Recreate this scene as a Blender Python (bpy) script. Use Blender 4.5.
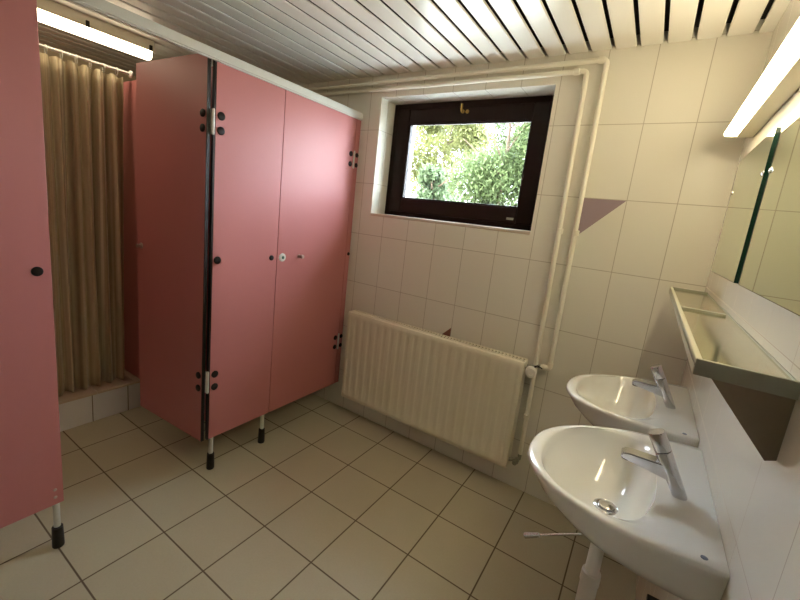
import bpy, bmesh, math, random
from mathutils import Vector, Matrix
random.seed(7)
for o in list(bpy.data.objects): bpy.data.objects.remove(o)
SC = bpy.context.scene
COL = SC.collection

# ------------------------------------------------------------------ camera
W, H, F_PX, PPX, PPY = 800, 600, 392.917, 393.52, 287.30
YAW, PITCH, ROLL = -0.565732, -0.187396, 0.110565
cam = bpy.data.cameras.new('camera')
co = bpy.data.objects.new('camera', cam); COL.objects.link(co)
cam.sensor_fit = 'HORIZONTAL'; cam.sensor_width = 36.0
cam.lens = F_PX / W * 36.0
cam.shift_x = (W / 2 - PPX) / W
cam.shift_y = (PPY - H / 2) / W
cam.clip_start = 0.02
fw = Vector((math.sin(YAW) * math.cos(PITCH), math.cos(YAW) * math.cos(PITCH), math.sin(PITCH)))
r0 = Vector((math.cos(YAW), -math.sin(YAW), 0)); u0 = r0.cross(fw)
rt = math.cos(ROLL) * r0 + math.sin(ROLL) * u0
up = -math.sin(ROLL) * r0 + math.cos(ROLL) * u0
M = Matrix((rt, up, -fw)).transposed().to_4x4()
M.translation = Vector((-0.22500, -2.16937, 1.48629))
co.matrix_world = M
SC.camera = co

# ------------------------------------------------------------------ world, sun, exposure
world = bpy.data.worlds.new('sky'); SC.world = world; world.use_nodes = True
wn = world.node_tree
bg = wn.nodes['Background']
bg.inputs[0].default_value = (0.76, 0.88, 1.0, 1)
bg.inputs[1].default_value = 11.5
sun_d = bpy.data.lights.new('sun', 'SUN'); sun_d.energy = 3.0; sun_d.angle = 0.03; sun_d.color = (1.0, 0.95, 0.85)
sun = bpy.data.objects.new('sun', sun_d); COL.objects.link(sun)
sun.rotation_euler = (math.radians(42), 0, math.radians(-25))
SC.view_settings.view_transform = 'Standard'
SC.view_settings.look = 'None'
SC.view_settings.exposure = 1.45
SC.view_settings.gamma = 1.0
SC.view_settings.use_curve_mapping = False

# ------------------------------------------------------------------ material helpers
def srgb(r, g, b):
    f = lambda c: (c / 255 / 12.92) if c / 255 <= 0.04045 else ((c / 255 + 0.055) / 1.055) ** 2.4
    return (f(r), f(g), f(b), 1)

def mat(name, color, rough=0.5, metal=0.0, noise=0.0, nscale=8.0, bump=0.0, bscale=60.0, spec=None, **kw):
    m = bpy.data.materials.new(name); m.use_nodes = True
    nt = m.node_tree; b = nt.nodes['Principled BSDF']
    b.inputs['Base Color'].default_value = color
    b.inputs['Roughness'].default_value = rough
    b.inputs['Metallic'].default_value = metal
    if spec is not None: b.inputs['Specular IOR Level'].default_value = spec
    for k, v in kw.items(): b.inputs[k.replace('_', ' ')].default_value = v
    tc = nt.nodes.new('ShaderNodeTexCoord')
    if noise > 0:
        n = nt.nodes.new('ShaderNodeTexNoise'); n.inputs['Scale'].default_value = nscale; n.inputs['Detail'].default_value = 5
        nt.links.new(tc.outputs['Object'], n.inputs['Vector'])
        mx = nt.nodes.new('ShaderNodeMix'); mx.data_type = 'RGBA'
        mx.inputs[6].default_value = tuple(c * (1 - noise) for c in color[:3]) + (1,)
        mx.inputs[7].default_value = tuple(min(1, c * (1 + noise)) for c in color[:3]) + (1,)
        nt.links.new(n.outputs[0], mx.inputs[0]); nt.links.new(mx.outputs[2], b.inputs['Base Color'])
    if bump > 0:
        n2 = nt.nodes.new('ShaderNodeTexNoise'); n2.inputs['Scale'].default_value = bscale; n2.inputs['Detail'].default_value = 3
        nt.links.new(tc.outputs['Object'], n2.inputs['Vector'])
        bp = nt.nodes.new('ShaderNodeBump'); bp.inputs['Strength'].default_value = bump; bp.inputs['Distance'].default_value = 0.002
        nt.links.new(n2.outputs[0], bp.inputs['Height']); nt.links.new(bp.outputs[0], b.inputs['Normal'])
    return m

def emis(name, color, strength):
    m = mat(name, color, 0.4)
    b = m.node_tree.nodes['Principled BSDF']
    b.inputs['Emission Color'].default_value = color
    b.inputs['Emission Strength'].default_value = strength
    return m

def tile_mat(name, base, grout, pu, pv, ox, oy, oz, gw, rough, var, is_floor=False, bump=0.25, speck=0.0):
    """tiles laid in world space; u runs along the wall whichever way it faces"""
    m = bpy.data.materials.new(name); m.use_nodes = True
    nt = m.node_tree; N = nt.nodes; L = nt.links; b = N['Principled BSDF']
    geo = N.new('ShaderNodeNewGeometry')
    sep = N.new('ShaderNodeSeparateXYZ'); L.new(geo.outputs['Position'], sep.inputs[0])
    def mth(op, a, c=None, d=None):
        n = N.new('ShaderNodeMath'); n.operation = op
        for i, v in enumerate((a, c, d)):
            if v is None: continue
            if isinstance(v, (int, float)): n.inputs[i].default_value = v
            else: L.new(v, n.inputs[i])
        return n.outputs[0]
    X, Y, Z = sep.outputs
    if is_floor:
        U = mth('DIVIDE', mth('SUBTRACT', X, ox), pu); V = mth('DIVIDE', mth('SUBTRACT', Y, oy), pv)
    else:
        sn = N.new('ShaderNodeSeparateXYZ'); L.new(geo.outputs['True Normal'], sn.inputs[0])
        nx = mth('GREATER_THAN', mth('ABSOLUTE', sn.outputs[0]), 0.6)
        nz = mth('GREATER_THAN', mth('ABSOLUTE', sn.outputs[2]), 0.6)
        ux = mth('SUBTRACT', X, ox); uy = mth('SUBTRACT', Y, oy)
        U = mth('DIVIDE', mth('ADD', mth('MULTIPLY', ux, mth('SUBTRACT', 1.0, nx)), mth('MULTIPLY', uy, nx)), pu)
        vz = mth('SUBTRACT', Z, oz)
        V = mth('DIVIDE', mth('ADD', mth('MULTIPLY', vz, mth('SUBTRACT', 1.0, nz)), mth('MULTIPLY', mth('SUBTRACT', Y, 0.17), nz)), pv)
    def dist(c, p):
        fr = mth('FRACT', c)
        return mth('MULTIPLY', mth('MINIMUM', fr, mth('SUBTRACT', 1.0, fr)), p)
    d = mth('MINIMUM', dist(U, pu), dist(V, pv))
    mr = N.new('ShaderNodeMapRange'); mr.interpolation_type = 'SMOOTHSTEP'
    mr.inputs[1].default_value = gw * 0.35; mr.inputs[2].default_value = gw * 0.75
    L.new(d, mr.inputs[0]); mask = mr.outputs[0]
    cmb = N.new('ShaderNodeCombineXYZ'); L.new(mth('FLOOR', U), cmb.inputs[0]); L.new(mth('FLOOR', V), cmb.inputs[1])
    wnz = N.new('ShaderNodeTexWhiteNoise'); wnz.noise_dimensions = '3D'; L.new(cmb.outputs[0], wnz.inputs['Vector'])
    v1 = mth('ADD', 1.0 - var, mth('MULTIPLY', wnz.outputs[0], 2 * var))
    if speck > 0:
        ns = N.new('ShaderNodeTexNoise'); ns.inputs['Scale'].default_value = 130; ns.inputs['Detail'].default_value = 6
        L.new(geo.outputs['Position'], ns.inputs['Vector'])
        ns2 = N.new('ShaderNodeTexNoise'); ns2.inputs['Scale'].default_value = 5; ns2.inputs['Detail'].default_value = 4
        L.new(geo.outputs['Position'], ns2.inputs['Vector'])
        v1 = mth('MULTIPLY', v1, mth('ADD', 1.0 - speck, mth('MULTIPLY', mth('ADD', ns.outputs[0], ns2.outputs[0]), speck)))
    vm = N.new('ShaderNodeVectorMath'); vm.operation = 'SCALE'; vm.inputs[0].default_value = base[:3]; L.new(v1, vm.inputs['Scale'])
    mx = N.new('ShaderNodeMix'); mx.data_type = 'RGBA'; mx.inputs[6].default_value = grout
    L.new(mask, mx.inputs[0]); L.new(vm.outputs[0], mx.inputs[7]); L.new(mx.outputs[2], b.inputs['Base Color'])
    L.new(mth('SUBTRACT', 0.8, mth('MULTIPLY', mask, 0.8 - rough)), b.inputs['Roughness'])
    wv = N.new('ShaderNodeTexNoise'); wv.inputs['Scale'].default_value = 7; L.new(geo.outputs['Position'], wv.inputs['Vector'])
    bp = N.new('ShaderNodeBump'); bp.inputs['Strength'].default_value = bump; bp.inputs['Distance'].default_value = 0.003
    L.new(mth('ADD', mask, mth('MULTIPLY', wv.outputs[0], 0.5)), bp.inputs['Height']); L.new(bp.outputs[0], b.inputs['Normal'])
    return m

# ------------------------------------------------------------------ mesh helpers
def box(bm, a, b_, bev=0.0, seg=2):
    x0, x1 = sorted((a[0], b_[0])); y0, y1 = sorted((a[1], b_[1])); z0, z1 = sorted((a[2], b_[2]))
    r = bmesh.ops.create_cube(bm, size=1.0)
    for v in r['verts']:
        v.co = Vector((x0 + (v.co.x + .5) * (x1 - x0), y0 + (v.co.y + .5) * (y1 - y0), z0 + (v.co.z + .5) * (z1 - z0)))
    if bev > 0:
        es = {e for v in r['verts'] for e in v.link_edges}
        bmesh.ops.bevel(bm, geom=list(es), offset=bev, segments=seg, affect='EDGES', profile=0.5)

def frame_of(d):
    d = d.normalized(); a = Vector((0, 0, 1)) if abs(d.z) < 0.9 else Vector((1, 0, 0))
    s = d.cross(a).normalized(); return s, s.cross(d).normalized()

def tube(bm, pts, rad, n=16, cap=True):
    """swept round tube with rounded ends on sharp corners kept by the caller"""
    pts = [Vector(p) for p in pts]
    rads = rad if isinstance(rad, (list, tuple)) else [rad] * len(pts)
    rings = []; s = None
    for i, p in enumerate(pts):
        d = (pts[min(i + 1, len(pts) - 1)] - pts[max(i - 1, 0)]).normalized()
        if s is None: s, t = frame_of(d)
        else:
            s = (s - d * s.dot(d)).normalized(); t = s.cross(d).normalized()
        rings.append([bm.verts.new(p + (s * math.cos(2 * math.pi * k / n) + t * math.sin(2 * math.pi * k / n)) * rads[i]) for k in range(n)])
    for a, b_ in zip(rings, rings[1:]):
        for k in range(n): bm.faces.new((a[k], a[(k + 1) % n], b_[(k + 1) % n], b_[k]))
    if cap: bm.faces.new(rings[0][::-1]); bm.faces.new(rings[-1])

def arc_path(pts, r, n=6):
    """polyline with rounded corners"""
    P = [Vector(p) for p in pts]; out = [P[0]]
    for a, b_, c in zip(P, P[1:], P[2:]):
        d1 = (a - b_).normalized(); d2 = (c - b_).normalized()
        p1 = b_ + d1 * r; p2 = b_ + d2 * r
        for k in range(n + 1):
            t = k / n; out.append((1 - t) ** 2 * p1 + 2 * t * (1 - t) * b_ + t * t * p2)
    out.append(P[-1]); return out

def lathe(bm, prof, origin, axis, n=24):
    """prof: list of (radius, distance along axis)"""
    o = Vector(origin); d = Vector(axis).normalized(); s, t = frame_of(d); rings = []
    for r, h in prof:
        r = max(r, 1e-5)
        rings.append([bm.verts.new(o + d * h + (s * math.cos(2 * math.pi * k / n) + t * math.sin(2 * math.pi * k / n)) * r) for k in range(n)])
    for a, b_ in zip(rings, rings[1:]):
        for k in range(n): bm.faces.new((a[k], a[(k + 1) % n], b_[(k + 1) % n], b_[k]))
    bm.faces.new(rings[0][::-1]); bm.faces.new(rings[-1])

def prism(bm, poly, off):
    """polygon (3-D points) extruded by the vector off"""
    off = Vector(off); a = [bm.verts.new(Vector(p)) for p in poly]; b_ = [bm.verts.new(Vector(p) + off) for p in poly]
    n = len(a); bm.faces.new(a[::-1]); bm.faces.new(b_)
    for k in range(n): bm.faces.new((a[k], a[(k + 1) % n], b_[(k + 1) % n], b_[k]))

def link(name, bm, m, parent=None, origin=None, smooth=False, angle=40):
    bmesh.ops.recalc_face_normals(bm, faces=bm.faces)
    me = bpy.data.meshes.new(name)
    if origin is not None:
        bmesh.ops.translate(bm, verts=bm.verts, vec=-Vector(origin))
    if smooth:
        for f in bm.faces: f.smooth = True
        lim = math.radians(angle)
        for e in bm.edges:
            if len(e.link_faces) == 2 and e.calc_face_angle(0) > lim: e.smooth = False
    bm.to_mesh(me); bm.free(); me.materials.append(m)
    o = bpy.data.objects.new(name, me); COL.objects.link(o)
    if parent is not None: o.parent = parent
    if origin is not None: o.location = origin
    return o

def B(): return bmesh.new()
def tag(o, label, cat, group=None):
    o['label'] = label; o['category'] = cat
    if group: o['group'] = group
    return o
def thing(name, label, cat, loc=(0, 0, 0), group=None):
    o = bpy.data.objects.new(name, None); COL.objects.link(o); o.location = loc; o.empty_display_size = 0.1
    return tag(o, label, cat, group)
def part(name, bm, m, parent, smooth=False, angle=40, label=None):
    """bm is in world space; the part is stored relative to its parent chain"""
    w = Vector((0, 0, 0)); p = parent
    while p is not None: w += Vector(p.location); p = p.parent
    bmesh.ops.translate(bm, verts=bm.verts, vec=-w)
    o = link(name, bm, m, parent, None, smooth, angle)
    if label: o['label'] = label
    return o
def struct(name, bm, m, smooth=False):
    o = link(name, bm, m, smooth=smooth); o['kind'] = 'structure'; return o

# ------------------------------------------------------------------ materials
CEIL_Z = 2.33
M_TILE = tile_mat('wall_tile', srgb(229, 225, 212), srgb(184, 174, 158), 0.19616, 0.34145, -0.36714, -1.0989, 2.3417, 0.0028, 0.28, 0.015, bump=0.15)
M_TILE_R = tile_mat('side_wall_tile', srgb(228, 224, 212), srgb(172, 164, 150), 0.19616, 0.34145, -0.36714, -1.0989, 2.3417, 0.0030, 0.14, 0.012, bump=0.08)
M_FLOOR = tile_mat('floor_tile', srgb(188, 181, 156), srgb(104, 90, 72), 0.30, 0.30, -1.4668, -0.1943, 0, 0.0056, 0.40, 0.035, True, bump=0.3, speck=0.12)
M_STEPTILE = tile_mat('step_tile', srgb(240, 242, 244), srgb(130, 126, 116), 0.199, 0.40, 0, -1.043, -0.2, 0.005, 0.25, 0.01)
M_STEPTOP = tile_mat('step_cap_tile', srgb(190, 170, 148), srgb(110, 96, 78), 0.30, 0.60, 0, -1.06, 0.2, 0.005, 0.4, 0.02, True)
M_STEPTOP2 = mat('step_cap', srgb(212, 196, 176), 0.4, noise=0.05)
M_PINK = mat('pink_laminate', srgb(190, 121, 120), 0.46, spec=0.35, noise=0.02, nscale=3, bump=0.03, bscale=400)
M_PINKEDGE = mat('pink_laminate_edge', srgb(150, 78, 76), 0.5)
M_BLACK = mat('black_rubber_and_gap_shade', srgb(22, 18, 18), 0.45)  # rubber feet and brackets, and the painted shade of the hinge gap
M_KNOB = mat('dark_plastic', srgb(20, 12, 13), 0.5, spec=0.25)
M_ALU = mat('pale_aluminium', srgb(208, 208, 202), 0.42, metal=0.1, noise=0.03)
M_CHROME = mat('chrome', srgb(205, 205, 208), 0.20, metal=1.0)
M_STEEL = mat('brushed_steel', srgb(214, 208, 184), 0.13, metal=0.95, noise=0.10, nscale=6)
M_STEELD = mat('dull_steel', srgb(152, 152, 136), 0.45, metal=0.4, noise=0.12, nscale=20)
M_CERAMIC = mat('white_ceramic', srgb(236, 236, 232), 0.08, Coat_Weight=0.4, Coat_Roughness=0.04)
M_RAD = mat('cream_enamel', srgb(232, 226, 204), 0.35)
M_PIPE = mat('cream_pipe_paint', srgb(242, 238, 222), 0.35)
M_WOODFR = mat('dark_brown_frame', srgb(30, 13, 8), 0.5, spec=0.2, noise=0.25, nscale=14)
M_CURTAIN = None
M_WHITEP = mat('white_plastic', srgb(230, 228, 220), 0.35)
M_SLAT = mat('ceiling_slat_enamel', srgb(234, 232, 224), 0.28, metal=0.0, noise=0.03, nscale=2)
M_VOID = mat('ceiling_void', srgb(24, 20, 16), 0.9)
M_MAUVE = mat('mauve_tile', srgb(160, 140, 148), 0.25, noise=0.03)
M_BROWNT = mat('brown_tile', srgb(140, 96, 84), 0.25)
M_STALL = mat('stall_paint', srgb(206, 190, 158), 0.6, noise=0.03)
M_STUCCO = mat('exterior_render', srgb(236, 236, 232), 0.8, noise=0.02, bump=0.3)
M_BRASS = mat('brass', srgb(190, 160, 90), 0.3, metal=0.9)
M_MIRROR = mat('mirror_silver', srgb(212, 222, 196), 0.015, metal=1.0)
M_GREENEDGE = mat('green_glass_edge', srgb(10, 46, 34), 0.1)
M_SCREW = mat('screw_metal', srgb(190, 170, 160), 0.35, metal=0.8)
M_LAMP = emis('warm_diffuser', srgb(255, 236, 194), 10.5)
M_TUBE = emis('warm_tube', srgb(255, 236, 200), 3.9)
M_HOUS = mat('lamp_housing', srgb(214, 206, 184), 0.4)

def glass():
    m = bpy.data.materials.new('window_glass'); m.use_nodes = True
    b = m.node_tree.nodes['Principled BSDF']
    b.inputs['Base Color'].default_value = (1, 1, 1, 1); b.inputs['Roughness'].default_value = 0.0
    b.inputs['Transmission Weight'].default_value = 1.0; b.inputs['IOR'].default_value = 1.02
    return m
M_GLASS = glass()

def curtain_mat():
    m = mat('curtain_fabric', srgb(170, 142, 104), 0.75)
    nt = m.node_tree; N = nt.nodes; L = nt.links; b = N['Principled BSDF']
    tc = N.new('ShaderNodeUVMap'); tc.uv_map = 'UVMap'
    sp = N.new('ShaderNodeSeparateXYZ'); L.new(tc.outputs[0], sp.inputs[0])
    cb = N.new('ShaderNodeCombineXYZ'); L.new(sp.outputs[0], cb.inputs[0])
    n = N.new('ShaderNodeTexNoise'); n.inputs['Scale'].default_value = 40; n.inputs['Detail'].default_value = 4; L.new(cb.outputs[0], n.inputs['Vector'])
    cr = N.new('ShaderNodeValToRGB'); L.new(n.outputs[0], cr.inputs[0])
    e = cr.color_ramp.elements; e[0].position = 0.36; e[0].color = srgb(140, 120, 88); e[1].position = 0.66; e[1].color = srgb(232, 222, 192)
    k = e.new(0.5); k.color = srgb(190, 172, 136)
    L.new(cr.outputs[0], b.inputs['Base Color'])
    b.inputs['Sheen Weight'].default_value = 0.2
    return m
M_CURTAIN = curtain_mat()

# ------------------------------------------------------------------ room shell
XL, YF = -3.95, -3.7
bm = B(); box(bm, (XL - .2, YF - .2, -0.1), (0.2, 0.43, 0)); struct('floor', bm, M_FLOOR)
WX0, WX1, WZ0, WZ1 = -1.848, -0.781, 1.456, 2.197     # window opening
bm = B()
WY = 0.43
box(bm, (XL - .2, 0, 0), (WX0, WY, 2.6)); box(bm, (WX1, 0, 0), (0.2, WY, 2.6))
box(bm, (WX0, 0, 0), (WX1, WY, WZ0)); box(bm, (WX0, 0, WZ1), (WX1, WY, 2.6))
wall_back = struct('wall_back', bm, M_TILE)
bm = B(); box(bm, (0, YF - .2, 0), (0.2, 0, 2.6)); struct('wall_right', bm, M_TILE_R)
bm = B(); box(bm, (XL - .2, YF - .2, 0), (XL, 0, 2.6)); struct('wall_left', bm, M_STALL)
bm = B(); box(bm, (XL, YF - .2, 0), (0, YF, 2.6)); struct('wall_front', bm, M_TILE)
# slatted ceiling: long lacquered metal strips along y with a dark void above
bm = B(); k = 0; x = -0.0415
box(bm, (-0.0415, YF, CEIL_Z), (0, 0, CEIL_Z + .012), 0.0)
while x > XL:
    x1 = x - 0.0165; x0 = max(x1 - 0.0835, XL)
    prof = [(x0, CEIL_Z + .008), (x0, CEIL_Z + .003), (x0 + .004, CEIL_Z), (x1 - .004, CEIL_Z), (x1, CEIL_Z + .003), (x1, CEIL_Z + .008), (x1 - .002, CEIL_Z + .008), (x1 - .004, CEIL_Z + .004), (x0 + .004, CEIL_Z + .004), (x0 + .002, CEIL_Z + .008)]
    prism(bm, [(a, -0.003, b) for a, b in prof], (0, YF + .003, 0)); x = x0
    k += 1
struct('ceiling', bm, M_SLAT)
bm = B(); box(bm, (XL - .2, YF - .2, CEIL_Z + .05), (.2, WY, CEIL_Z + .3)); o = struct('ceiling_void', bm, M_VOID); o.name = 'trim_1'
# exterior plaster lining of the window hole, just outside the window frame
bm = B(); g = .004
box(bm, (WX0, .235, WZ0), (WX0 + g, WY + .01, WZ1)); box(bm, (WX1 - g, .235, WZ0), (WX1, WY + .01, WZ1))
box(bm, (WX0, .235, WZ1 - g), (WX1, WY + .01, WZ1)); box(bm, (WX0, .235, WZ0), (WX1, WY + .04, WZ0 + .012))
struct('trim_2', bm, M_STUCCO)
# accent tiles let into the back wall
bm = B(); prism(bm, [(-.5615, -.0012, 1.657), (-.369, -.0012, 1.657), (-.5615, -.0012, 1.462)], (0, .002, 0))
part('accent_tile', bm, M_MAUVE, wall_back, label='mauve triangular corner of an accent tile')
bm = B(); prism(bm, [(-1.1535, -.0012, .833), (-1.1535, -.0012, .64), (-1.346, -.0012, .64)], (0, .002, 0))
part('accent_tile', bm, M_BROWNT, wall_back, label='reddish brown accent tile tip')

# ------------------------------------------------------------------ window
win = bpy.data.objects.new('window_1', None); COL.objects.link(win); win['kind'] = 'structure'; win.location = ((WX0 + WX1) / 2, .18, WZ0)
def ring(bm, x0, x1, z0, z1, w, y0, y1, bev=.004):
    box(bm, (x0, y0, z0), (x0 + w, y1, z1), bev); box(bm, (x1 - w, y0, z0), (x1, y1, z1), bev)
    box(bm, (x0 + w, y0, z0), (x1 - w, y1, z0 + w), bev); box(bm, (x0 + w, y0, z1 - w), (x1 - w, y1, z1), bev)
bm = B(); ring(bm, WX0, WX1, WZ0 + .012, WZ1, .048, .158, .232); part('window_frame', bm, M_WOODFR, win)
bm = B(); ring(bm, WX0 + .044, WX1 - .040, WZ0 + .040, WZ1 - .038, .092, .140, .205, .008); sash = part('sash', bm, M_WOODFR, win)
bm = B(); ring(bm, WX0 + .134, WX1 - .126, WZ0 + .128, WZ1 - .126, .012, .146, .168, .003); part('glazing_bead', bm, M_WOODFR, win)
bm = B(); box(bm, (WX0 + .138, .178, WZ0 + .132), (WX1 - .130, .182, WZ1 - .130)); part('glass_pane', bm, M_GLASS, win)
bm = B()
lathe(bm, [(.011, 0), (.011, .006), (.006, .008), (.006, .022)], (-1.335, .140, 2.128), (0, -1, 0)); lathe(bm, [(.011, 0), (.011, .006)], (-1.305, .140, 2.126), (0, -1, 0))
box(bm, (-1.341, .112, 2.128), (-1.329, .122, 2.168), .003)
part('window_latch', bm, M_BRASS, win, True, label='small brass latch')
bm = B(); box(bm, (-.965, .132, 1.516), (-.925, .141, 1.530), .002); part('hinge_plate', bm, M_STEELD, win)
# pale inner sill line
bm = B(); box(bm, (WX0, -.004, WZ0 - .008), (WX1, .158, WZ0 + .010), .003); struct('trim_3', bm, mat('sill_cap', srgb(206, 190, 172), 0.4))

# ------------------------------------------------------------------ outside
M_GROUND = mat('pale_gravel', srgb(190, 188, 176), 0.9, noise=0.08, nscale=3, bump=0.5)
bm = B()
vs = [(-16, .50, 1.30), (6, .50, 1.30), (6, 3.2, 1.66), (6, 14, 2.5), (-16, 14, 2.5), (-16, 3.2, 1.66)]
a = [bm.verts.new(v) for v in vs]; bm.faces.new((a[0], a[1], a[2], a[5])); bm.faces.new((a[5], a[2], a[3], a[4]))
bt = [bm.verts.new((v[0], v[1], 0.0)) for v in vs]
bm.faces.new((bt[0], bt[5], bt[2], bt[1])); bm.faces.new((bt[5], bt[4], bt[3], bt[2]))
for i, j in ((0, 1), (1, 2), (2, 3), (3, 4), (4, 5), (5, 0)): bm.faces.new((a[i], bt[i], bt[j], a[j]))
o = struct('ground', bm, M_GROUND)
def leaf_mat(name, c1, c2):
    m = mat(name, c1, 0.55); nt = m.node_tree; N = nt.nodes; L = nt.links; b = N['Principled BSDF']
    g = N.new('ShaderNodeNewGeometry'); cr = N.new('ShaderNodeValToRGB'); L.new(g.outputs['Random Per Island'], cr.inputs[0])
    cr.color_ramp.elements[0].color = c1; cr.color_ramp.elements[1].color = c2; L.new(cr.outputs[0], b.inputs['Base Color'])
    tr = N.new('ShaderNodeBsdfTranslucent'); L.new(cr.outputs[0], tr.inputs[0])
    mx = N.new('ShaderNodeMixShader'); mx.inputs[0].default_value = 0.45
    L.new(b.outputs[0], mx.inputs[1]); L.new(tr.outputs[0], mx.inputs[2]); L.new(mx.outputs[0], N['Material Output'].inputs[0])
    return m
M_LEAF = [leaf_mat('leaf_green', srgb(74, 88, 52), srgb(104, 116, 74)), leaf_mat('leaf_yellow', srgb(102, 106, 60), srgb(122, 122, 76)), leaf_mat('leaf_blue', srgb(72, 88, 58), srgb(94, 106, 76))]
M_BARK = mat('bark', srgb(90, 74, 58), 0.9, noise=0.3, nscale=10, bump=0.5)
def shrub(name, x, y, h, r, kind, label, cat, n=2600, zb=None, trunk=.3):
    zb = 1.66 + (y - 3.2) * .0778 - .03
    t = thing(name, label, cat, (x, y, zb), 'greenery outside the window')
    bm = B(); tube(bm, [(x, y, zb), (x + .03, y, zb + h * .3), (x - .02, y + .03, zb + h * .7)], [.05, .04, .015], 8)
    for q in range(6):
        an = q * 1.05 + x; tube(bm, [(x, y, zb + h * (.2 + .07 * q)), (x + math.cos(an) * r * .7, y + math.sin(an) * r * .7, zb + h * (.42 + .08 * q))], [.02, .006], 6)
    part('trunk', bm, M_BARK, t)
    bm = B(); rnd = random.Random(int(x * 100 + y * 7))
    blobs = []
    for q in range(16):
        an = rnd.uniform(0, 6.28); rr = r * math.sqrt(rnd.random()) * .75; hh = rnd.uniform(trunk, .92)
        blobs.append((x + math.cos(an) * rr, y + math.sin(an) * rr, zb + h * hh, r * rnd.uniform(.28, .5) * (1.25 - .5 * hh)))
    for q in range(n):
        bx, by, bz, br = rnd.choice(blobs)
        d = Vector((rnd.gauss(0, 1), rnd.gauss(0, 1), rnd.gauss(0, 1))).normalized() * br * rnd.uniform(.55, 1.05)
        p = Vector((bx, by, bz)) + d; s = rnd.uniform(.03, .065)
        u = Vector((rnd.gauss(0, 1), rnd.gauss(0, 1), rnd.gauss(0, 1))).normalized(); w, v = frame_of(u)
        f = [bm.verts.new(p + u * s), bm.verts.new(p + w * s * .42), bm.verts.new(p - u * s), bm.verts.new(p - w * s * .42)]
        bm.faces.new(f)
    part('foliage', bm, M_LEAF[kind], t)
shrub('garden_tree', -2.8, 5.2, 2.85, 1.15, 0, 'green leafy tree outside, largest, filling the right half of the window', 'tree', 34000, trunk=.05)
shrub('garden_tree', -5.1, 7.2, 2.4, 1.15, 1, 'yellow-green tree outside, seen through the left half of the window', 'tree', 26000, trunk=.02)
shrub('garden_shrub', -3.32, 3.55, .60, .36, 2, 'low pale green shrub outside in front of the trees', 'shrub', 2500, trunk=.05)
shrub('garden_tree', -8.3, 12.6, 4.8, 2.0, 1, 'distant pale yellow tree outside, farthest to the left', 'tree', 24000, trunk=.05)
shrub('garden_tree', -4.7, 10.4, 3.0, 1.3, 0, 'distant green tree outside, seen in the middle between the nearer trees', 'tree', 16000, trunk=.05)

# ------------------------------------------------------------------ heating pipes
def pipe_thing(label, segs, r=.0115):
    t = thing('heating_pipe', label, 'pipe', segs[0])
    bm = B(); tube(bm, arc_path(segs, .022), r, 16); part('pipe_run', bm, M_PIPE, t, True)
    return t
PY = -.032
pa = pipe_thing('cream heating pipe, upper one below the ceiling and right one of the vertical pair', [(-2.6, PY, 2.278), (-.562, PY, 2.278), (-.553, PY, .768), (-.60, PY, .766)])
for p0, ax in (((-.600, PY, 2.278), (1, 0, 0)), ((-.553, PY, 1.47), (0, 0, 1))):
    bm = B(); lathe(bm, [(.0115, 0), (.0150, .002), (.0150, .026), (.0115, .028)], p0, ax); part('coupling', bm, M_PIPE, pa, True)
bm = B(); tube(bm, arc_path([(-.553, PY, .80), (-.553, PY, .767), (-.592, PY, .766)], .02), .0145, 16); part('elbow', bm, M_PIPE, pa, True)
pb = pipe_thing('cream heating pipe, lower one above the window and left one running down beside the radiator', [(-2.6, PY, 2.236), (-.640, PY, 2.236), (-.620, PY, .235)])
for p0, ax in (((-.700, PY, 2.236), (1, 0, 0)), ((-.629, PY, 1.47), (0, 0, 1)), ((-.624, PY, .45), (0, 0, 1))):
    bm = B(); lathe(bm, [(.0115, 0), (.0150, .002), (.0150, .026), (.0115, .028)], p0, ax); part('coupling', bm, M_PIPE, pb, True)
for pp, zz in ((pa, 1.47), (pb, 1.47)):
    xx = -.553 if pp is pa else -.629
    bm = B(); tube(bm, [(xx, 0, zz + .012), (xx, PY, zz + .012)], .004, 8); part('wall_clip', bm, M_PIPE, pp)
for pp, zz in ((pa, 2.278), (pb, 2.236)):
    for xx in (-1.0, -1.8):
        bm = B(); tube(bm, [(xx, 0, zz), (xx, PY, zz)], .004, 8); part('wall_clip', bm, M_PIPE, pp)

# ------------------------------------------------------------------ radiator
RX0, RX1, RZ0, RZ1, RY0, RY1 = -1.878, -.668, .158, .784, -.108, -.034
rad = thing('radiator', 'cream panel radiator with vertical flutes mounted on the tiled wall below the window', 'radiator', ((RX0 + RX1) / 2, -.07, RZ0))
bm = B()
NF = 20; inx0, inx1 = RX0 + .022, RX1 - .022; pit = (inx1 - inx0) / NF
def fl(x):  # flute depth across the front
    if x <= inx0 or x >= inx1: return 0
    t = ((x - inx0) / pit) % 1.0
    return .0062 * max(0.0, min(1.0, (math.cos(2 * math.pi * t) + 0.35) * 1.5)) if True else 0
xs = [RX0, RX0 + .012]; q = inx0
while q < inx1 + 1e-6: xs.append(q); q += pit / 12
xs += [RX1 - .012, RX1]
zr = [(RZ0, .004, 0), (RZ0 + .004, 0, 0), (RZ0 + .030, 0, 0), (RZ0 + .052, 0, 1), (RZ1 - .052, 0, 1), (RZ1 - .030, 0, 0), (RZ1 - .004, 0, 0), (RZ1, .004, 0)]
grid = []
for z, yo, wgt in zr:
    grid.append([bm.verts.new((x, RY0 + yo + fl(x) * wgt + (.004 if x in (RX0, RX1) else 0), z)) for x in xs])
for a, b_ in zip(grid, grid[1:]):
    for k in range(len(xs) - 1): bm.faces.new((a[k], a[k + 1], b_[k + 1], b_[k]))
back = []
for row in (grid[0], grid[-1]):
    back.append([bm.verts.new((v.co.x, RY0 + .024, v.co.z)) for v in row])
for row, bk in ((grid[0], back[0]), (grid[-1], back[1])):
    for k in range(len(xs) - 1): bm.faces.new((row[k], row[k + 1], bk[k + 1], bk[k]))
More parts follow.
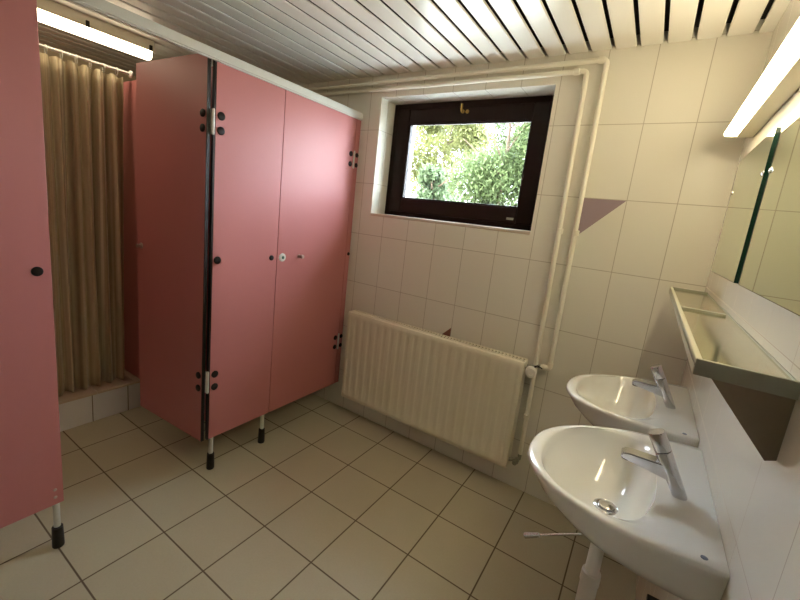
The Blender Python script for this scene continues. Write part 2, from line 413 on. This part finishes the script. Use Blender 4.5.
for k in range(len(xs) - 1): bm.faces.new((back[0][k], back[0][k + 1], back[1][k + 1], back[1][k]))
for e in (0, -1): bm.faces.new([g[e] for g in grid] + [back[1][e], back[0][e]])
part('front_panel', bm, M_RAD, rad, True, 50)
bm = B(); box(bm, (RX0 + .01, RY0 + .03, RZ0 + .01), (RX1 - .01, RY1, RZ1 - .012), .004); part('rear_panel', bm, M_RAD, rad)
bm = B()
box(bm, (RX0 + .002, RY0 + .02, RZ1 - .008), (RX1 - .002, RY0 + .026, RZ1 + .002)); box(bm, (RX0 + .002, RY1 - .004, RZ1 - .008), (RX1 - .002, RY1 + .004, RZ1 + .002))
n = 60
for k in range(n + 1):
    xx = RX0 + .004 + (RX1 - RX0 - .016) * k / n
    box(bm, (xx, RY0 + .024, RZ1 - .006), (xx + .008, RY1, RZ1 - .001))
part('top_grille', bm, M_RAD, rad)
for xx in (RX0, RX1 - .003):
    bm = B(); box(bm, (xx, RY0 + .02, RZ0 + .004), (xx + .003, RY1 + .004, RZ1 + .001), .001); part('side_panel', bm, M_RAD, rad)
for xx in (RX0 + .2, RX1 - .2):
    for z_ in (RZ0 + .05, RZ1 - .12):
        bm = B(); box(bm, (xx - .02, RY1, z_), (xx + .02, 0, z_ + .04)); part('wall_bracket', bm, M_RAD, rad)
# valves
bm = B(); tube(bm, [(-.594, PY, .766), (-.62, PY, .762), (-.645, -.055, .752), (RX1, -.07, .742)], .010, 12)
lathe(bm, [(.013, 0), (.016, .003), (.016, .020), (.013, .022)], (-.640, -.05, .754), (-1, -.5, -.15)); v = part('inlet_valve', bm, M_STEELD, rad, True)
bm = B(); lathe(bm, [(.014, 0), (.023, .004), (.028, .014), (.028, .042), (.024, .048), (.012, .048), (.011, .045), (.0, .045)], (-.636, -.068, .744), (.18, -1, -.05)); part('valve_knob', bm, M_WHITEP, v, True, label='round cream thermostat knob')
bm = B(); tube(bm, arc_path([(-.636, -.07, .744), (-.610, -.085, .785), (-.588, PY - .012, .760)], .02), .003, 8); part('capillary', bm, M_KNOB, v, True)
bm = B(); tube(bm, [(-.621, PY, .240), (-.621, PY, .205), (-.64, -.05, .20), (RX1, -.07, .20)], .011, 12)
lathe(bm, [(.015, 0), (.017, .003), (.017, .022), (.012, .026), (.012, .04)], (-.632, -.045, .200), (0, -1, -.1)); part('return_valve', bm, M_STEELD, rad, True)

# ------------------------------------------------------------------ cubicles
PX = -2.0; PT = .014; PZ0, PZ1 = .190, 2.066
def disc(parent, y, z, r=.019, mm=None, name='bolt_cap', x=PX, h=.007, axis=(1, 0, 0)):
    bm = B(); lathe(bm, [(r, 0), (r, h * .5), (r * .82, h * .9), (r * .4, h), (0, h)], (x, y, z), axis, 20)
    return part(name, bm, mm or M_KNOB, parent, True)
def leg(parent, y, x=PX - PT / 2 - .006, top=PZ0):
    bm = B(); lathe(bm, [(.0115, .07), (.0115, top + .001)], (x, y, 0), (0, 0, 1), 20); l = part('leg', bm, M_ALU, parent, True)
    bm = B(); lathe(bm, [(.019, 0), (.0205, .004), (.0205, .006), (.0185, .090), (.013, .094)], (x, y, 0), (0, 0, 1), 20); part('rubber_foot', bm, M_BLACK, l, True)
def hinge(parent, y, zs, x=PX):
    bm = B(); box(bm, (x - .018, y - .008, zs[1] - .022), (x + .003, y + .008, zs[0] + .022), .002); tube(bm, [(x + .002, y, zs[1] - .024), (x + .002, y, zs[0] + .024)], .0055, 10)
    part('hinge', bm, M_ALU, parent, True)
HZ = ((1.835, 1.770), (.556, .486))
# fixed panel between the shower door and the toilet door
pnl = thing('partition_panel', 'fixed pink cubicle panel between the open shower door and the closed toilet door', 'partition', (PX, -.85, 0))
bm = B(); box(bm, (PX - PT, -1.046, PZ0), (PX, -.652, PZ1), .0015); part('panel_board', bm, M_PINK, pnl)
bm = B(); box(bm, (PX - PT - .003, -1.056, PZ0), (PX - .001, -1.046, PZ1)); part('gap_shade_strip', bm, M_BLACK, pnl, label='black strip painting the shaded hinge gap')  # black strip stands in for the shade in the hinge gap
leg(pnl, -1.024); leg(pnl, -.686)
for zz in HZ[0] + HZ[1]: disc(pnl, -1.020, zz)
disc(pnl, -1.022, 1.160); disc(pnl, -.690, 1.160, .015)
for z2 in HZ: hinge(pnl, -1.060, z2)
# toilet door
td = thing('cubicle_door', 'closed pink toilet cubicle door with round lock plate, next to the tiled window wall', 'door', (PX, -.35, 0))
bm = B(); box(bm, (PX - PT, -.648, PZ0), (PX, -.048, PZ1), .0015); part('door_board', bm, M_PINK, td)
for zz in HZ[0] + HZ[1]: disc(td, -.080, zz, .017)
for z2 in HZ: hinge(td, -.045, z2, PX - .001)
lk = disc(td, -.612, 1.160, .024, M_ALU, 'lock_plate', h=.008)
disc(lk, -.612, 1.160, .009, mat('green_indicator', srgb(70, 110, 96), 0.4), 'indicator', x=PX + .007, h=.004)
bm = B(); lathe(bm, [(.012, 0), (.009, .004), (.007, .02), (.012, .026), (.012, .034), (.006, .037)], (PX, -.482, 1.164), (1, 0, .0)); part('door_knob', bm, M_SCREW, td, True)
# filler strip at the wall
fp = thing('filler_panel', 'narrow pink strip panel between the toilet door and the tiled wall', 'partition', (PX, -.02, 0))
bm = B(); box(bm, (PX - PT, -.044, PZ0), (PX, -.001, PZ1), .0015); part('panel_board', bm, M_PINK, fp)
for zz in HZ[0] + HZ[1]: disc(fp, -.018, zz, .015)
disc(fp, -.016, 1.165, .012)
# left panel
lp = thing('partition_panel', 'large pink cubicle panel at the left edge, nearest the camera, on one leg', 'partition', (PX, -2.2, 0))
bm = B(); box(bm, (PX - PT, -2.40, PZ0 + .012), (PX, -1.668, PZ1), .0015); part('panel_board', bm, M_PINK, lp)
leg(lp, -1.690, top=PZ0 + .012); leg(lp, -2.36, top=PZ0 + .012)
disc(lp, -1.708, 1.148, .017)
for zz in (.235, .268): disc(lp, -1.694, zz, .006, M_SCREW, 'screw', h=.003)
# rail across the top
hr = thing('header_rail', 'long pale aluminium rail along the top of the pink cubicle fronts', 'rail', (PX, -1.2, PZ1))
bm = B(); box(bm, (PX - .0125, -3.2, PZ1 + .0005), (PX + .012, -.001, PZ1 + .040), .003); part('rail_profile', bm, M_ALU, hr)
bm = B(); box(bm, (PX - .001, -3.2, PZ1 - .006), (PX + .010, -.001, PZ1), .001); part('rail_lip', bm, M_ALU, hr)
# open shower door (swings inwards)
sd = thing('cubicle_door', 'open pink shower cubicle door swung inwards, in shadow, left of the black strip in the hinge gap', 'door', (-2.030, -1.085, 0))
sd.rotation_euler = (0, 0, 0)
dv = Vector((-2.612 + 2.020, -1.118 + 1.083, 0)).normalized(); dn = Vector((-dv.y, dv.x, 0))   # dn points to -y side
if dn.y > 0: dn = -dn
P0 = Vector((-2.014, -1.069, 0)); DW = .580
def dq(s, t): return P0 + dv * s + dn * t
bm = B(); prism(bm, [tuple(dq(0, 0)) [:2] + (PZ0 - .002,), tuple(dq(DW, 0))[:2] + (PZ0 - .002,), tuple(dq(DW, PT))[:2] + (PZ0 - .002,), tuple(dq(0, PT))[:2] + (PZ0 - .002,)], (0, 0, 1.90))
part('door_board', bm, M_PINK, sd)
bm = B(); prism(bm, [tuple(dq(-.005, -.001))[:2] + (PZ0 - .002,), tuple(dq(-.0002, -.001))[:2] + (PZ0 - .002,), tuple(dq(-.0002, PT + .001))[:2] + (PZ0 - .002,), tuple(dq(-.005, PT + .001))[:2] + (PZ0 - .002,)], (0, 0, 1.90)); part('gap_shade_strip', bm, M_BLACK, sd, label='black strip painting the shaded hinge gap')  # door edge blackened to carry on the shade of the hinge gap
for zz in HZ[0] + HZ[1]:
    p = dq(.026, PT); bm = B(); lathe(bm, [(.018, 0), (.018, .004), (.014, .007), (0, .007)], (p.x, p.y, zz), dn, 18); part('bolt_cap', bm, M_KNOB, sd, True)
p = dq(DW - .032, PT); bm = B(); lathe(bm, [(.017, 0), (.015, .004), (.006, .006), (.006, .012), (.010, .015), (.010, .024), (.004, .026)], (p.x, p.y, 1.157), dn, 18); part('lock_knob', bm, M_SCREW, sd, True)
# divider behind the door
dvd = thing('divider_panel', 'pink divider wall between shower and toilet, a narrow strip right of the curtain', 'partition', (-3.0, -.955, 0))
bm = B(); box(bm, (XL, -.962, .192), (PX - .05, -.948, PZ1 + .02), .001); part('panel_board', bm, M_PINK, dvd)
dv2 = thing('divider_panel', 'pink divider wall left of the shower, hidden behind the nearest panel', 'partition', (-3.0, -2.0, 0))
bm = B(); box(bm, (XL, -2.007, .192), (PX - .05, -1.993, PZ1 + .02), .001); part('panel_board', bm, M_PINK, dv2)

# ------------------------------------------------------------------ shower
st = thing('shower_step', 'low white tiled step with tan cap tiles under the shower curtain', 'step', (-3.0, -1.45, 0))
SX = -2.925
bm = B(); box(bm, (XL, -1.992, 0), (SX, -.963, .176)); part('riser', bm, M_STEPTILE, st)
bm = B()
for y0, y1 in ((-1.992, -1.846), (-1.842, -1.635), (-1.631, -1.424), (-1.420, -1.215), (-1.211, -1.004), (-1.000, -.964)):
    box(bm, (XL, y0, .176), (SX + .004, y1, .190), .002)
part('cap_tiles', bm, M_STEPTOP2, st)
rail = thing('curtain_rail', 'thin white rail holding the shower curtain', 'rail', (-3.0, -1.45, 2.12))
bm = B(); tube(bm, [(-3.0, -1.992, 2.120), (-3.0, -.963, 2.120)], .0085, 12); part('rod', bm, M_WHITEP, rail, True)
bm = B(); lathe(bm, [(.02, 0), (.02, .006), (.01, .012)], (-3.0, -.963, 2.12), (0, -1, 0)); part('rail_socket', bm, M_WHITEP, rail, True)
cur = thing('shower_curtain', 'brown and beige striped shower curtain hanging in folds', 'curtain', (-3.0, -1.45, .2))
bm = B(); uvl = bm.loops.layers.uv.new('UVMap')
NY, NZ = 260, 26; yA, yB = -1.97, -1.008; zt, zb_ = 2.092, .205
rings_y = [yA + (yB - yA) * (k + .5) / 15 for k in range(15)]
rows = []
for j in range(NZ + 1):
    t = j / NZ; row = []
    for i in range(NY + 1):
        s = i / NY; y = yA + (yB - yA) * s
        ph = s * 2 * math.pi * 15
        a1 = .020 + .012 * t
        xx = a1 * math.sin(ph * (1 - .0) + .9 * math.sin(s * 9 + t * 1.6)) + .012 * t * math.sin(ph * .43 + 1.3) + .006 * math.sin(ph * 2.1 + 3 * t)
        yy = y + .010 * t * math.sin(ph * .5 + 2)
        yy = min(yy, yB + .006)
        top = zt - .013 * (abs(math.sin(math.pi * (s * 15))) ** 0.8 < .5 and 0.2 or 1) * (abs(math.cos(math.pi * s * 15)))
        z = top * (1 - t) + zb_ * t
        row.append((bm.verts.new((-3.0 + xx, yy, z)), s, t))
    rows.append(row)
for a, b_ in zip(rows, rows[1:]):
    for i in range(NY):
        q4 = (a[i], a[i + 1], b_[i + 1], b_[i]); f = bm.faces.new([v[0] for v in q4]); f.smooth = True
        for lp_, v in zip(f.loops, q4): lp_[uvl].uv = (v[1], v[2])
cl = part('curtain_cloth', bm, M_CURTAIN, cur)
for p_ in cl.data.polygons: p_.use_smooth = True
so = cl.modifiers.new('thickness', 'SOLIDIFY'); so.thickness = .0015
for yr in rings_y:
    bm = B(); bmesh.ops.create_circle(bm, segments=4, radius=.001); bm.clear()
    pts = [(-3.0 + math.sin(a_) * .016, yr, 2.108 + math.cos(a_) * .022) for a_ in [k * math.pi / 8 for k in range(17)]]
    tube(bm, pts, .0025, 6); part('curtain_ring', bm, M_WHITEP, cur, True)
sl = thing('shower_light', 'bright tube light fixed to the ceiling above the shower curtain', 'light', (-2.97, -1.4, CEIL_Z))
bm = B(); box(bm, (-3.01, -2.3, 2.270), (-2.93, -.862, CEIL_Z), .004); part('lamp_housing', bm, M_HOUS, sl)
bm = B(); prism(bm, [(-3.005, -2.28, 2.270), (-2.998, -2.28, 2.234), (-2.985, -2.28, 2.226), (-2.952, -2.28, 2.226), (-2.938, -2.28, 2.234), (-2.932, -2.28, 2.270)], (0, 1.405, 0)); part('diffuser', bm, M_TUBE, sl)
for yy in (-1.20, -.885):
    bm = B(); box(bm, (-2.936, yy - .008, 2.270), (-2.922, yy + .008, 2.300), .002); part('clip', bm, M_KNOB, sl)

# ------------------------------------------------------------------ mirror light
LY0, LY1 = -1.36, -.215
ml = thing('mirror_light', 'long glowing strip light on the right wall above the mirrors', 'light', (0, -1.0, 1.9))
bm = B(); box(bm, (-.048, LY0 - .01, 1.894), (0, LY1 + .009, 1.956), .003); part('lamp_housing', bm, M_HOUS, ml)
bm = B(); prism(bm, [(-.0485, LY0, 1.948), (-.058, LY0, 1.940), (-.080, LY0, 1.920), (-.085, LY0, 1.910), (-.083, LY0, 1.901), (-.076, LY0, 1.898), (-.0485, LY0, 1.898)], (0, LY1 - LY0, 0)); part('diffuser', bm, M_LAMP, ml)
bm = B(); prism(bm, [(-.0485, LY1, 1.952), (-.060, LY1, 1.943), (-.082, LY1, 1.922), (-.087, LY1, 1.910), (-.085, LY1, 1.900), (-.077, LY1, 1.897), (-.0485, LY1, 1.896)], (0, .008, 0)); part('end_cap', bm, M_HOUS, ml)

# ------------------------------------------------------------------ mirrors
def mirror(y0, y1, label, z0=1.394, z1=1.820, xf=-.009, clips=()):
    t = thing('mirror', label, 'mirror', (0, (y0 + y1) / 2, z0), 'mirrors above the shelf')
    bm = B(); box(bm, (xf + .0003, y0, z0), (-.002, y1, z1)); part('glass_edge', bm, M_GREENEDGE, t, label='dark green glass edge')
    bm = B(); box(bm, (xf, y0 + .002, z0 + .002), (xf + .0004, y1 - .002, z1 - .002)); part('mirror_surface', bm, M_MIRROR, t)
    for (yc, zc) in clips:
        bm = B(); lathe(bm, [(.008, 0), (.008, .002), (.005, .004), (0, .004)], (xf, yc, zc), (-1, 0, 0), 16); part('mirror_clip', bm, M_CHROME, t, True)
mirror(-.690, -.150, 'far wall mirror above the far washbasin, nearest the window wall', xf=-.0125, clips=((-.680, 1.70), (-.165, 1.70)))
mirror(-1.42, -.745, 'middle wall mirror above the near washbasin, cut by the right edge of the photo', clips=((-.75, 1.70),))

M_LIP = mat('shelf_lip_steel', srgb(206, 200, 176), 0.3, metal=0.35)
M_GUSS = mat('stained_steel', srgb(134, 120, 102), 0.5, metal=0.35, noise=0.18, nscale=14)
# ------------------------------------------------------------------ shelf
sh = thing('shelf', 'long steel tray shelf on the right wall above the two washbasins', 'shelf', (0, -.74, 1.30))
SY0, SY1, SXF, SZ = -1.362, -.112, -.130, 1.304
bm = B(); box(bm, (SXF, SY0, SZ - .012), (0, SY1, SZ - .008)); part('tray_floor', bm, M_STEEL, sh)
bm = B(); box(bm, (SXF, SY0, SZ - .028), (SXF + .010, SY1, SZ), .002); part('front_lip', bm, M_LIP, sh)
bm = B(); box(bm, (SXF + .001, SY0 - .001, SZ - .028), (0, SY0 + .006, SZ), .001); part('end_lip', bm, M_STEELD, sh, label='dull grey end face')
bm = B(); box(bm, (SXF + .001, SY1 - .010, SZ - .020), (0, SY1, SZ), .001); part('end_lip', bm, M_STEELD, sh)
bm = B(); box(bm, (SXF + .008, -.715, SZ - .018), (-.012, -.700, SZ - .001), .002); part('divider_bar', bm, M_STEELD, sh)
bm = B(); box(bm, (-.002, SY0, SZ - .018), (0, SY1, SZ - .004)); part('back_lip', bm, M_STEELD, sh)
for yy in (SY0 + .004, SY1 - .06):
    bm = B(); prism(bm, [(-.104, yy, SZ - .028), (-.001, yy, SZ - .028), (-.001, yy, 1.172), (-.014, yy, 1.166)], (0, .005, 0)); part('gusset_bracket', bm, M_GUSS, sh)

# ------------------------------------------------------------------ washbasins
def outline(n=96):
    """D-shaped plan: list of (d = distance from wall, t = sideways), anchored flat on the wall"""
    hw, dp = .270, .406; pts = []
    m = n * 3 // 4
    for k in range(m + 1):
        a = math.pi * k / m                        # from +side over the front tip to -side
        c, s = math.cos(a), math.sin(a)
        d = dp * abs(s) ** .96; t = (hw - .014 * (1 - d / dp) ** 3) * math.copysign(abs(c) ** .86, c)
        pts.append((d, t))
    pts = [(d, t) for d, t in pts]
    for k in range(1, n - m): pts.append((0.0, (-1 + 2 * k / (n - m)) * (hw - .014)))
    return pts
OUT = outline()
# smooth the two back corners a little
def zrim(d): return .896 + .030 * (1 - d / .4)
def bowl(n=96):
    m = n * 3 // 4; pts = []
    for k in range(n):
        if k <= m: a = math.pi * k / m
        else: a = math.pi + math.pi * (k - m) / (n - m)
        c, s = math.cos(a), math.sin(a)
        t = .208 * math.copysign(abs(c) ** .9, c)
        d = .205 + (.163 * abs(s) ** .95 if s >= 0 else -.098 * abs(s) ** .6)
        pts.append((d, t))
    return pts
BOWL = bowl()
def washbasin(yc, label, place):
    t = thing('washbasin', label, 'washbasin', (0, yc, .72), 'washbasins')
    bm = B(); R = []
    def ring(pts): R.append([bm.verts.new((-max(d, .0005), yc + tt, z)) for d, tt, z in pts])
    ring([(d * .30, tt * .16, .735) for d, tt in OUT])
    ring([(d * .46, tt * .34, .742) for d, tt in OUT])
    ring([(d * .66, tt * .62, .770 if d > .0 else .770) for d, tt in OUT])
    ring([(d * .82, tt * .83, .806) for d, tt in OUT])
    ring([(d * .93, tt * .95, .848) for d, tt in OUT])
    ring([(d * .98, tt * .99, zrim(d) - .020) for d, tt in OUT])
    ring([(d * 1.0, tt * 1.0, zrim(d) - .010) for d, tt in OUT])
    ring([(d * .995, tt * .995, zrim(d) - .003) for d, tt in OUT])
    ring([(d * .98 + .001, tt * .98, zrim(d)) for d, tt in OUT])
    def mix(w, dz, sc=1.0):
        out = []
        for (d, tt), (bd, bt) in zip(OUT, BOWL):
            dd = d * .98 * (1 - w) + bd * w; t2 = tt * .98 * (1 - w) + bt * w
            out.append((dd, t2, zrim(dd) + dz))
        ring(out)
    mix(.35, .0); mix(.8, -.001); mix(1.0, -.006)
    cd, cz = .195, .792
    for sc, z in ((.96, .880), (.90, .860), (.80, .835), (.66, .813), (.48, .800), (.30, .794), (.13, .790)):
        ring([(cd + (bd - cd) * sc, bt * sc, z + (zrim(bd) - .905) * (sc ** 3)) for bd, bt in BOWL])
    n = len(R[0])
    for a, b_ in zip(R, R[1:]):
        for k in range(n): bm.faces.new((a[k], a[(k + 1) % n], b_[(k + 1) % n], b_[k]))
    bm.faces.new(R[0][::-1]); bm.faces.new(R[-1])
    bmesh.ops.remove_doubles(bm, verts=bm.verts, dist=.00005)
    part('basin_bowl', bm, M_CERAMIC, t, True, 60)
    bm = B(); lathe(bm, [(.030, 0), (.031, .003), (.026, .006), (.022, .004), (.020, .004), (.019, .009), (.010, .011), (0, .011)], (-.195, yc, .789), (0, 0, 1), 28); part('drain', bm, M_CHROME, t, True)
    bm = B(); lathe(bm, [(.006, 0), (.006, .001), (0, .002)], (-.035, yc - .235, zrim(.035) - .0005), (0, 0, 1), 12); part('bolt_mark', bm, mat('bolt_mark', srgb(110, 120, 140), 0.5), t, True)
    # tap
    ty = yc - (.022 if place else .040)
    ax = Vector((-.080, 0, .150)).normalized(); base = Vector((-.062, ty, zrim(.066) - .006))
    bm = B()
    def oval(bm, o, h0, h1, hw=.0185, hd=.0175, n=28, flat0=False):
        s = Vector((0, 1, 0)); u = ax.cross(s).normalized(); rr = []
        for h in (h0, h0 + .002, h1 - .002, h1):
            kk = .93 if h in (h0, h1) else 1.0
            ring_ = []
            for k in range(n):
                an = 2 * math.pi * k / n; c, si = math.cos(an), math.sin(an)
                p = o + ax * h + s * hw * kk * math.copysign(abs(c) ** .7, c) + u * hd * kk * math.copysign(abs(si) ** .7, si)
                if flat0 and h <= h0 + .002: p.z = o.z + (0 if h == h0 else .003)
                ring_.append(bm.verts.new(p))
            rr.append(ring_)
        for a, b_ in zip(rr, rr[1:]):
            for k in range(n): bm.faces.new((a[k], a[(k + 1) % n], b_[(k + 1) % n], b_[k]))
        bm.faces.new(rr[0][::-1]); bm.faces.new(rr[-1])
    oval(bm, base, 0, .110, flat0=True); tp = part('tap', bm, M_CHROME, t, True, 35, label='chrome mixer tap')
    bm = B(); oval(bm, base, .1115, .156); part('tap_handle', bm, M_CHROME, tp, True, 35)
    bm = B(); sp = base + ax * .064
    prism(bm, [(sp.x, ty - .015, sp.z - .016), (sp.x, ty + .015, sp.z - .016), (sp.x, ty + .015, sp.z + .012), (sp.x, ty - .015, sp.z + .012)], (-.001, 0, 0)); bm.clear()
    poly = [(sp.x + .004, sp.z - .020), (sp.x + .004, sp.z + .016), (-.176, sp.z + .014), (-.190, sp.z + .010), (-.194, sp.z + .001), (-.190, sp.z - .004)]
    prism(bm, [(a_, ty - .0175, b_) for a_, b_ in poly], (0, .035, 0))
    bmesh.ops.bevel(bm, geom=list(bm.edges), offset=.003, segments=2, affect='EDGES'); part('spout', bm, M_CHROME, tp, True, 35)
    bm = B(); lathe(bm, [(.010, 0), (.010, .006), (.0, .006)], (-.180, ty, sp.z - .0095), (0, 0, 1), 16); part('aerator', bm, M_KNOB, tp, True)
    # waste pipe and trap
    bm = B(); px, py = -.193, yc + .005
    lathe(bm, [(.030, .752), (.026, .730), (.0185, .715), (.0175, .70), (.0175, .59), (.0235, .588), (.0245, .555), (.0225, .550), (.0225, .40), (.030, .395), (.033, .39), (.033, .30), (.025, .29), (.0, .29)], (px, py, 0), (0, 0, 1), 24)
    part('waste_trap', bm, M_WHITEP, t, True)
    bm = B(); tube(bm, arc_path([(px, py, .43), (px + .06, py, .43), (px + .09, py - .0, .46), (0, py, .46)], .02), .016, 14); lathe(bm, [(.03, 0), (.03, .004), (.018, .012)], (0, py, .46), (-1, 0, 0), 20); part('wall_pipe', bm, M_WHITEP, t, True)
    bm = B(); tube(bm, [(-.205, yc, .702), (-.335, yc, .620), (-.337, yc, .6185), (-.374, yc, .595), (-.376, yc, .594)], [.0035, .0035, .0065, .0085, .005], 12); part('waste_lever', bm, M_CHROME, t, True, label='thin chrome lever under the bowl')
    for yb in (yc - .245, yc + .228):
        bm = B(); box(bm, (-.10, yb, .780), (-.004, yb + .017, .792), .002); part('mounting_bracket', bm, M_BLACK, t)
washbasin(-1.062, 'nearer white ceramic washbasin with chrome mixer tap, at the right edge', 0)
washbasin(-.497, 'farther white ceramic washbasin with chrome mixer tap, close to the window wall', 1)
